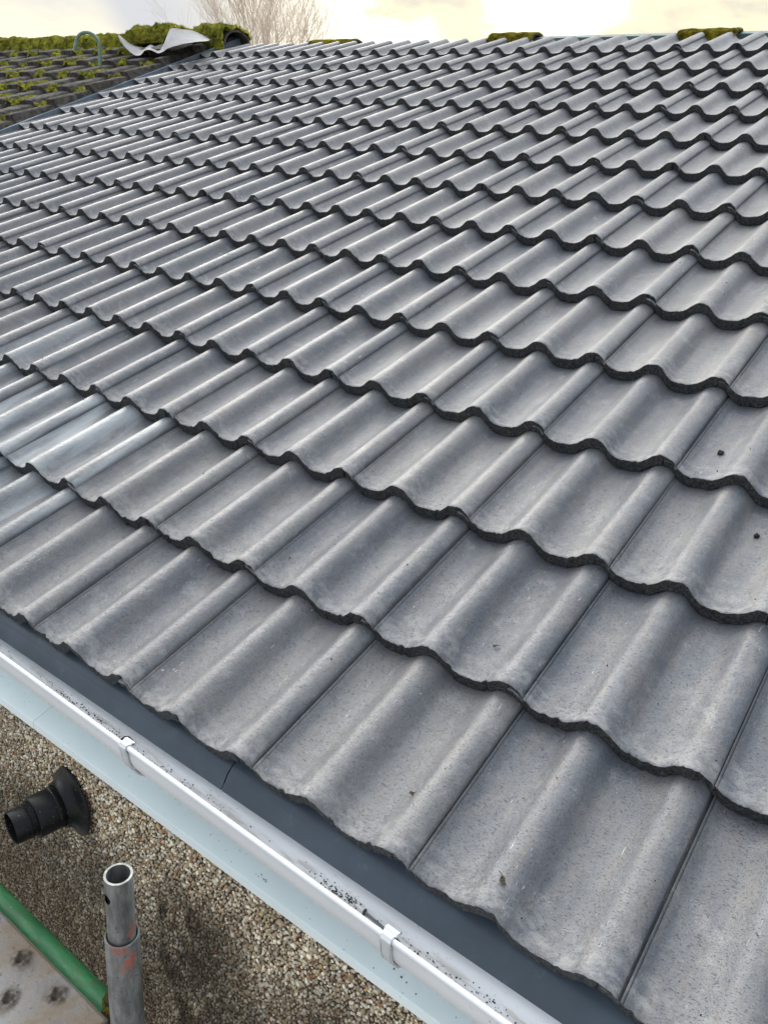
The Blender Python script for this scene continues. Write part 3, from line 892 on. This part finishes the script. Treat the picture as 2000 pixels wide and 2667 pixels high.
def clump(u, v_):
    a = 2 * math.pi * u; q = math.sqrt(v_) * .030
    return (q * math.cos(a) - .012, q * math.sin(a) * .7 + .004, .030 + .012 * (1 - v_)), (0, 0, 1), 1.0
tag(obj('moss', moss_mesh('moss', clump, .006, 77, 2.6, .0065, (.55, .5, .7)), cl_), kind='stuff')

# ------------------------------------------------------------------ old roof tiles
OG, OW = .327, .33
def old_tile(seed):
    """flat rib on the left, pan on the right, thick ragged front"""
    b = MB(); s = seed * 9.1
    prof = [(0, .034), (.004, .041), (.02, .044), (.08, .046), (.135, .044), (.150, .037), (.168, .006), (.180, .001), (.24, -.001), (.30, .0), (.318, .003), (.327, .004)]
    xs = []
    for (xa, za), (xb, zb) in zip(prof, prof[1:]):
        k = max(1, int((xb - xa) / .012))
        xs += [(xa + (xb - xa) * i / k, za + (zb - za) * i / k) for i in range(k)]
    xs.append(prof[-1]); n = len(xs)
    ys = [0, .004, .012, .03, .06, .1, .14, .18, .22, .26, .30, OG + .04]; th = .042
    v = []
    for y in ys:
        for x, z in xs:
            ro_ = math.exp(-y / .008)
            v.append((x, y + .008 * ro_ * fbm(x * 28, s, 4), z - .034 * y / OG + .0035 * fbm(x * 24, y * 24, s) - .005 * ro_ * (1 + fbm(x * 40, s, 1))))
    for x, z in xs: v.append((x, .006 * fbm(x * 30, s, 8), z - th))
    for x, z in xs: v.append((x, OG + .04, z - th - .034))
    f = []
    for j in range(len(ys) - 1):
        for i in range(n - 1):
            a = j * n + i; f.append((a, a + 1, a + n + 1, a + n))
    L0 = len(ys) * n
    for i in range(n - 1):
        f.append((L0 + i, L0 + i + 1, i + 1, i)); f.append((L0 + n + i, L0 + n + i + 1, L0 + i + 1, L0 + i))
        f.append(((len(ys) - 1) * n + i, (len(ys) - 1) * n + i + 1, L0 + n + i + 1, L0 + n + i))
    f.append((0, (len(ys) - 1) * n, L0 + n, L0)); f.append((n - 1, L0 + n - 1, L0 + 2 * n - 1, L0 - 1))
    b.add(v, f); return sharp(mesh('old_roof_tile', b.v, b.f, OLD), 40)


OLDV = [old_tile(k) for k in range(4)]


def pan_moss(seed, amount):
    def surf(u, v_):
        x = .146 + u * .190; y = -.004 + v_ * .28
        m = fbm(x * 14 + seed * 3, y * 11, seed, 3) + (amount - .35) - 1.6 * max(0, v_ - .55) - .9 * max(0, .10 - u) * 4
        dome = max(0, m) * .040
        return (x, y, .003 - .034 * y / OG + dome), (0, -.25, 1), 1.0 if m > 0 else 0.0
    return moss_mesh('moss', surf, .185 * .24, seed, 1.25, .0095)


PMOSS = [pan_moss(k, a) for k, a in ((1, .80), (2, .68), (3, .52), (4, .26))]
SEAMX = -5.24                       # where the old tiles stop at the bonding strip
rows = [(r_, RV + .02 - .29 - r_ * OG) for r_ in range(8)]
for r_, v0 in rows:
    kk = 0
    for k in range(14):
        x0 = -5.325 - k * OW
        pr = [project(rw(x0 + a * OW, v0 + bb * OG, .02)) for a in (0, 1) for bb in (0, 1)]
        if max(q[0] for q in pr) < -260: continue
        near = k < 2
        rr2 = random.Random(r_ * 31 + k)
        e = obj('old_roof_tile', OLDV[rr2.randrange(4)], None, rw(x0 + rr2.uniform(-.006, .006), v0 + rr2.uniform(-.012, .012), -.012 + rr2.uniform(-.003, .003)), (PITCH, rr2.uniform(-.012, .012), rr2.uniform(-.015, .015)))
        a = rr2.random()
        amt = 3 if (near or a > .93) else (0 if a < .4 else 1 if a < .7 else 2)
        if not (k == 0):
            m_ = obj('moss', PMOSS[amt], e); tag(m_, kind='stuff')
        if k == 0: e.scale = (.54, 1, 1); e.location = rw(x0 + .0, v0, -.002)
        look = 'bare black' if k == 0 else ('mossy' if amt < 2 else 'thinly mossed')
        pos = 'cut against the bonding strip' if k == 0 else f'{ORD[k]} from the bonding strip'
        tag(e, f'{look} old tile, {ORD[r_]} row below the ridge, {pos}', 'old roof tile', 'old mossy tiles of the neighbouring roof')

# underlayer for the old slope so no gap shows
b = MB(); b.box(-12.5, -5.22, .06, RV, -.075, -.055)
obj('old_roof_battens', b.me('old_roof_battens', DARKWOOD, False), house, rot=(PITCH, 0, 0))

# ------------------------------------------------------------------ ridge tiles
def ridge_mesh(seed, L=.45, ro=.115, th=.016):
    b = MB(); n = 20; nx = 14; s = seed * 4.3
    out = []; inn = []
    for i in range(nx + 1):
        x = L * i / nx
        for k in range(n + 1):
            a = math.radians(-8) + math.radians(196) * k / n
            r1 = ro * (1 + .02 * fbm(x * 14, a * 2, s))
            ex = .004 * fbm(a * 6, s, 2) * (1 if i in (0, nx) else 0)
            out.append((x + ex, r1 * math.cos(a) * 1.12, r1 * math.sin(a) * .92 - .0)); inn.append((x + ex, (r1 - th) * math.cos(a) * 1.12, (r1 - th) * math.sin(a) * .92))
    v = out + inn; o = len(out); f = []; m = n + 1
    for i in range(nx):
        for k in range(n):
            a = i * m + k; f.append((a, a + 1, a + m + 1, a + m)); f.append((o + a, o + a + m, o + a + m + 1, o + a + 1))
    for k in range(n):
        f.append((k, o + k, o + k + 1, k + 1)); a = nx * m + k; f.append((a, a + 1, o + a + 1, o + a))
    for i in range(nx):
        f.append((i * m, i * m + m, o + i * m + m, o + i * m)); a = i * m + n; f.append((a, o + a, o + a + m, a + m))
    b.add(v, f); return sharp(mesh('ridge_tile', b.v, b.f, OLD), 40)


RIDG = [ridge_mesh(k) for k in range(3)]


def ridge_moss(seed, L=.45, ro=.115, thick=1.0, a0=10, a1=185, dens=1.0, tint=(1, 1, 1), tall=.013, cover=.5):
    def surf(u, v_):
        a = R(a0 + (a1 - a0) * v_)
        lump = max(0, .5 + fbm(u * L * 9, a * 1.4, seed, 3)) * .022 * thick
        r1 = ro + lump; keep = 1.0 if fbm(u * L * 12 + 4, a * 2, seed + 2, 3) + cover > 0 else 0
        return (u * L, r1 * math.cos(a) * 1.12, r1 * math.sin(a) * .92), (0, math.cos(a), math.sin(a)), keep
    return moss_mesh('moss', surf, L * ro * 3.1, seed, dens, tall, tint)


RM = [ridge_moss(k, dens=1.25) for k in (1, 2, 3)]
GRP_RIDGE = 'mossy ridge tiles of the neighbouring roof'
# the unbroken run, far left to the mound
x = -6.66
i = 0
while x > -10.4:
    rr2 = random.Random(i + 70)
    p = rw(x, RV + .055, 0); e = obj('ridge_tile', RIDG[i % 3], None, (p.x, p.y, p.z - .055 + rr2.uniform(-.004, .004)), (0, rr2.uniform(-.01, .01), rr2.uniform(-.01, .01)))
    tag(obj('moss', RM[i % 3], e), kind='stuff')
    tag(e, f'moss-covered ridge tile of the unbroken run, {ORD[i]} left of the curled sheet', 'ridge tile', GRP_RIDGE)
    x -= .455; i += 1


def one_ridge(x, v, z, rotz, roty, moss, lab, grp=None, rx=0, sc_=1.0):
    p = rw(x, v, z); e = obj('ridge_tile', RIDG[1], None, p, (rx, roty, rotz)); e.scale = (sc_,) * 3
    if moss is not None: tag(obj('moss', moss, e), kind='stuff')
    tag(e, lab, 'ridge tile', grp); return e


THICK = ridge_moss(21, dens=1.7, thick=2.0, tall=.017, cover=.75)
THICK2 = ridge_moss(22, dens=1.5, thick=1.5, tall=.015, a0=25, a1=178, cover=.55)
one_ridge(-6.22, RV + .02, -.015, R(4), R(-2), THICK, 'upheaved ridge tile under a thick mossy mound left of the curled sheet')
one_ridge(-5.86, RV + .16, -.055, R(6), R(4), THICK2, 'mossy ridge tile sunk behind the curled sheet between two mounds')
one_ridge(-5.50, RV + .05, -.028, R(-5), R(1.5), ridge_moss(24, dens=1.5, thick=1.7, tall=.016, a0=30, a1=200, cover=.62), 'mossy ridge tile with a dark open end beside the bonding strip')
# dark rubble tiles under the open end
b = MB()
for q in range(1):
    b.box(0, .34, 0, .18, -.02, .03)
me = b.me('broken_tile', OLD, False)
o = obj('broken_tile', me, None, rw(-5.62, 4.16, .03), (PITCH, R(4), R(-4))); tag(o, 'dark broken old tile lying under the curled sheet', 'broken tile')

b = MB(); vs = []
for i in range(61):
    x = -10.6 + (5.45) * i / 60
    for q in range(9):
        a = math.pi * q / 8; vs.append((x, RV + .06 + .10 * math.cos(a), -.05 + (.075 + .012 * fbm(x * 3, q * .6)) * math.sin(a)))
b.add(vs, [(i * 9 + q, i * 9 + q + 1, i * 9 + q + 10, i * 9 + q + 9) for i in range(60) for q in range(8)] + [tuple(range(9)), tuple(60 * 9 + q for q in range(9))[::-1]])
obj('ridge_mortar', b.me('ridge_mortar', OLD, True), house, rot=(PITCH, 0, 0))

# three mossy ridge tiles left on the ridge behind the new tiles
for j, (x, z, lab, L) in enumerate(((-4.36, -.098, 'mossy ridge tile on the new ridge beside the bare tree', .45), (-2.86, -.088, 'mossy ridge tile in the middle of the new ridge, below the small clouds', .45), (-1.66, -.095, "mossy ridge tile on the new ridge near the photo's right side", .45))):
    mm_ = ridge_moss(31 + j, dens=1.3, thick=.5, a0=60, a1=190, tint=(1.25, 1.05, .8), tall=.009, cover=.85)
    p = rw(x, RV + .12, z); e = obj('ridge_tile', RIDG[j], None, p, (0, 0, 0)); e.scale = (.86 if j == 0 else .70, .8, .62)
    tag(obj('moss', mm_, e), kind='stuff')
    tag(e, lab, 'ridge tile', 'single mossy ridge tiles along the new ridge')

# ------------------------------------------------------------------ bonding strip between the roofs
b = MB()
pr = [(-5.20, -.060), (-5.150, -.040), (-5.142, -.002), (-5.139, .004), (-5.131, .006), (-5.128, .002), (-5.130, -.020), (-5.126, -.046), (-5.06, -.054), (-4.98, -.058),
      (-4.98, -.062), (-5.06, -.058), (-5.130, -.050), (-5.134, -.020), (-5.133, .001), (-5.138, .001), (-5.146, -.044), (-5.20, -.064)]
m = len(pr); ny_ = 60; vv = []; ff = []
for i in range(ny_ + 1):
    y = -.02 + (RV + .16) * i / ny_
    for q, (x, z) in enumerate(pr): vv.append((x + .002 * fbm(y * 3, q * .3, 1), y, z + .003 * fbm(y * 4, q * .4, 5)))
for i in range(ny_):
    for k in range(m):
        a = i * m + k; c_ = i * m + (k + 1) % m; ff.append((a, c_, c_ + m, a + m))
ff.append(tuple(range(m))[::-1]); ff.append(tuple(ny_ * m + k for k in range(m)))
b.add(vv, ff)
o = obj('bonding_strip', b.me('bonding_strip', GRP, True, 30), None, (0, 0, 0), (PITCH, 0, 0))
tag(o, 'blue-grey glass-fibre bonding strip with a raised fin between the two roofs', 'bonding strip')

# ------------------------------------------------------------------ curled lead sheet
near = [(-5.755, 4.02, 0.181), (-5.727, 4.02, 0.116), (-5.642, 4.02, 0.052), (-5.572, 4.02, 0.046), (-5.481, 4.02, 0.079), (-5.41, 4.02, 0.078), (-5.349, 4.02, 0.059), (-5.283, 4.02, 0.069), (-5.221, 4.02, 0.088), (-5.075, 4.02, 0.111), (-4.925, 4.02, 0.123), (-4.75, 4.02, 0.13)]
mid = [(-5.987, 4.2, 0.146), (-5.912, 4.2, 0.078), (-5.8, 4.2, 0.034), (-5.725, 4.2, 0.041), (-5.661, 4.2, 0.056), (-5.605, 4.2, 0.049), (-5.544, 4.2, 0.041), (-5.491, 4.2, 0.067), (-5.416, 4.2, 0.112), (-5.276, 4.2, 0.122), (-5.124, 4.2, 0.117), (-4.966, 4.2, 0.095)]
far = [(-6.218, 4.38, 0.11), (-6.092, 4.38, 0.041), (-5.952, 4.38, 0.017), (-5.873, 4.38, 0.038), (-5.837, 4.38, 0.034), (-5.796, 4.38, 0.02), (-5.737, 4.38, 0.025), (-5.651, 4.38, 0.067), (-5.565, 4.38, 0.139), (-5.432, 4.38, 0.136), (-5.28, 4.38, 0.112), (-5.14, 4.38, 0.06)]
def cr(p, t_):
    n_ = len(p) - 1; x = t_ * n_; i = min(int(x), n_ - 1); s = x - i
    P0, P1, P2, P3 = (Vector(p[max(i - 1, 0)]), Vector(p[i]), Vector(p[i + 1]), Vector(p[min(i + 2, n_)]))
    return .5 * (2 * P1 + (P2 - P0) * s + (2 * P0 - 5 * P1 + 4 * P2 - P3) * s * s + (3 * P1 - P0 - 3 * P2 + P3) * s**3)
nu, nv = 60, 12; vs = []
for i in range(nu + 1):
    a, b_, c_ = cr(near, i / nu), cr(mid, i / nu), cr(far, i / nu)
    for j in range(nv + 1):
        s = j / nv; p = a * (1 - s) * (1 - 2 * s) + b_ * 4 * s * (1 - s) + c_ * s * (2 * s - 1)
        p.z += .004 * fbm(p.x * 9, p.y * 9, 2); vs.append(p)
nrm = []
b = MB(); k0 = len(vs)
fs = []
for i in range(nu):
    for j in range(nv):
        a = i * (nv + 1) + j; fs.append((a, a + nv + 1, a + nv + 2, a + 1))
allv = vs + [p - Vector((0, 0, .0028)) for p in vs]
fs2 = [tuple(q + k0 for q in f_)[::-1] for f_ in fs]
side = []
for i in range(nu):
    a = i * (nv + 1); side.append((a, a + k0, a + nv + 1 + k0, a + nv + 1)); a += nv; side.append((a, a + nv + 1, a + nv + 1 + k0, a + k0))
for j in range(nv):
    side.append((j, j + 1, j + 1 + k0, j + k0)); a = nu * (nv + 1) + j; side.append((a, a + k0, a + 1 + k0, a + 1))
b.add(allv, fs + fs2 + side)
o = obj('lead_sheet', b.me('lead_sheet', LEAD, True, 60), None, (0, 0, 0), (PITCH, 0, 0))
tag(o, 'curled piece of grey sheet flashing lying loose on the mossy old tiles', 'flashing sheet')

# ------------------------------------------------------------------ hooked pipe on the old roof
base = rw(-5.88, 3.85, -.02); hd = Vector((-.80, -.58, 0)).normalized()
pts = [Vector((0, 0, -.03)), Vector((0, 0, .08)), Vector((0, 0, .15)) + hd * -.002]
for i in range(0, 17):
    a = math.pi * i / 16 * 1.0
    rx_ = .088
    pts.append(hd * (rx_ - rx_ * math.cos(a)) + Vector((0, 0, .175 + .080 * math.sin(a))))
pts += [hd * .184 + Vector((0, 0, .150)), hd * .194 + Vector((0, 0, .122))]
b = MB(); b.tube(pts, .0125, 20)
o = obj('hooked_pipe', b.me('hooked_pipe', HOSE, True, 50), None, base)
tag(o, 'pale green hooked vent pipe standing on the mossy old roof', 'pipe')

# ------------------------------------------------------------------ bare trees beyond the ridge
def tree(loc, seed, height, spread, lab, nlev=6, trunk_r=.16):
    rnd = random.Random(seed); e = empty('bare_tree', loc)
    tb = MB(); cb = MB()
    th_ = height * .34
    tb.tube([(0, 0, 0), (.05, .02, th_ * .5), (0, .05, th_)], [trunk_r, trunk_r * .85, trunk_r * .7], 10)

    def grow(p, d, L, r_, lev):
        n_ = 3; pts = [p]; q = p.copy(); dd = d.copy()
        for i in range(n_):
            dd = (dd + Vector((rnd.gauss(0, .13), rnd.gauss(0, .13), rnd.gauss(.05, .08)))).normalized()
            q = q + dd * L / n_; pts.append(q.copy())
        cb.tube(pts, [r_, r_ * .88, r_ * .76, r_ * .62], 6 if lev < 3 else 3, caps=False)
        if lev >= nlev: return
        for k in range(3 if lev < 4 else 2 + (rnd.random() < .5)):
            f_ = rnd.uniform(.45, 1.0); i = min(int(f_ * n_), n_ - 1); s = pts[i].lerp(pts[i + 1], f_ * n_ - i if f_ < 1 else 1)
            az = rnd.uniform(0, 6.283); op = rnd.uniform(.25, .62) * (1.15 if lev < 2 else 1)
            a_ = dd.orthogonal().normalized(); b_ = dd.cross(a_)
            nd = (dd * math.cos(op) + (a_ * math.cos(az) + b_ * math.sin(az)) * math.sin(op)); nd.z += .12; nd.normalize()
            grow(s, nd, L * rnd.uniform(.62, .84), r_ * .58, lev + 1)
    for k in range(7):
        az = k * .9 + rnd.uniform(-.2, .2); op = rnd.uniform(.12, .55) * spread
        d = Vector((math.cos(az) * math.sin(op), math.sin(az) * math.sin(op), math.cos(op)))
        grow(Vector((0, .05, th_ * rnd.uniform(.85, 1))), d, height * .20, trunk_r * .34, 0)
    obj('trunk', tb.me('trunk', BARK), e); obj('crown', cb.me('crown', BARK), e)
    tag(e, lab, 'tree'); return e


tree((-15.45, 14.85, -2.9), 5, 10.2, 1.1, 'bare tree with fine twigs, paled by painted sky glow, rising behind the ridge', 7, .10)
tree((-17.2, 19.2, -2.9), 9, 6.9, .8, 'small bare bush showing just above the ridge right of the bare tree', 4, .08)
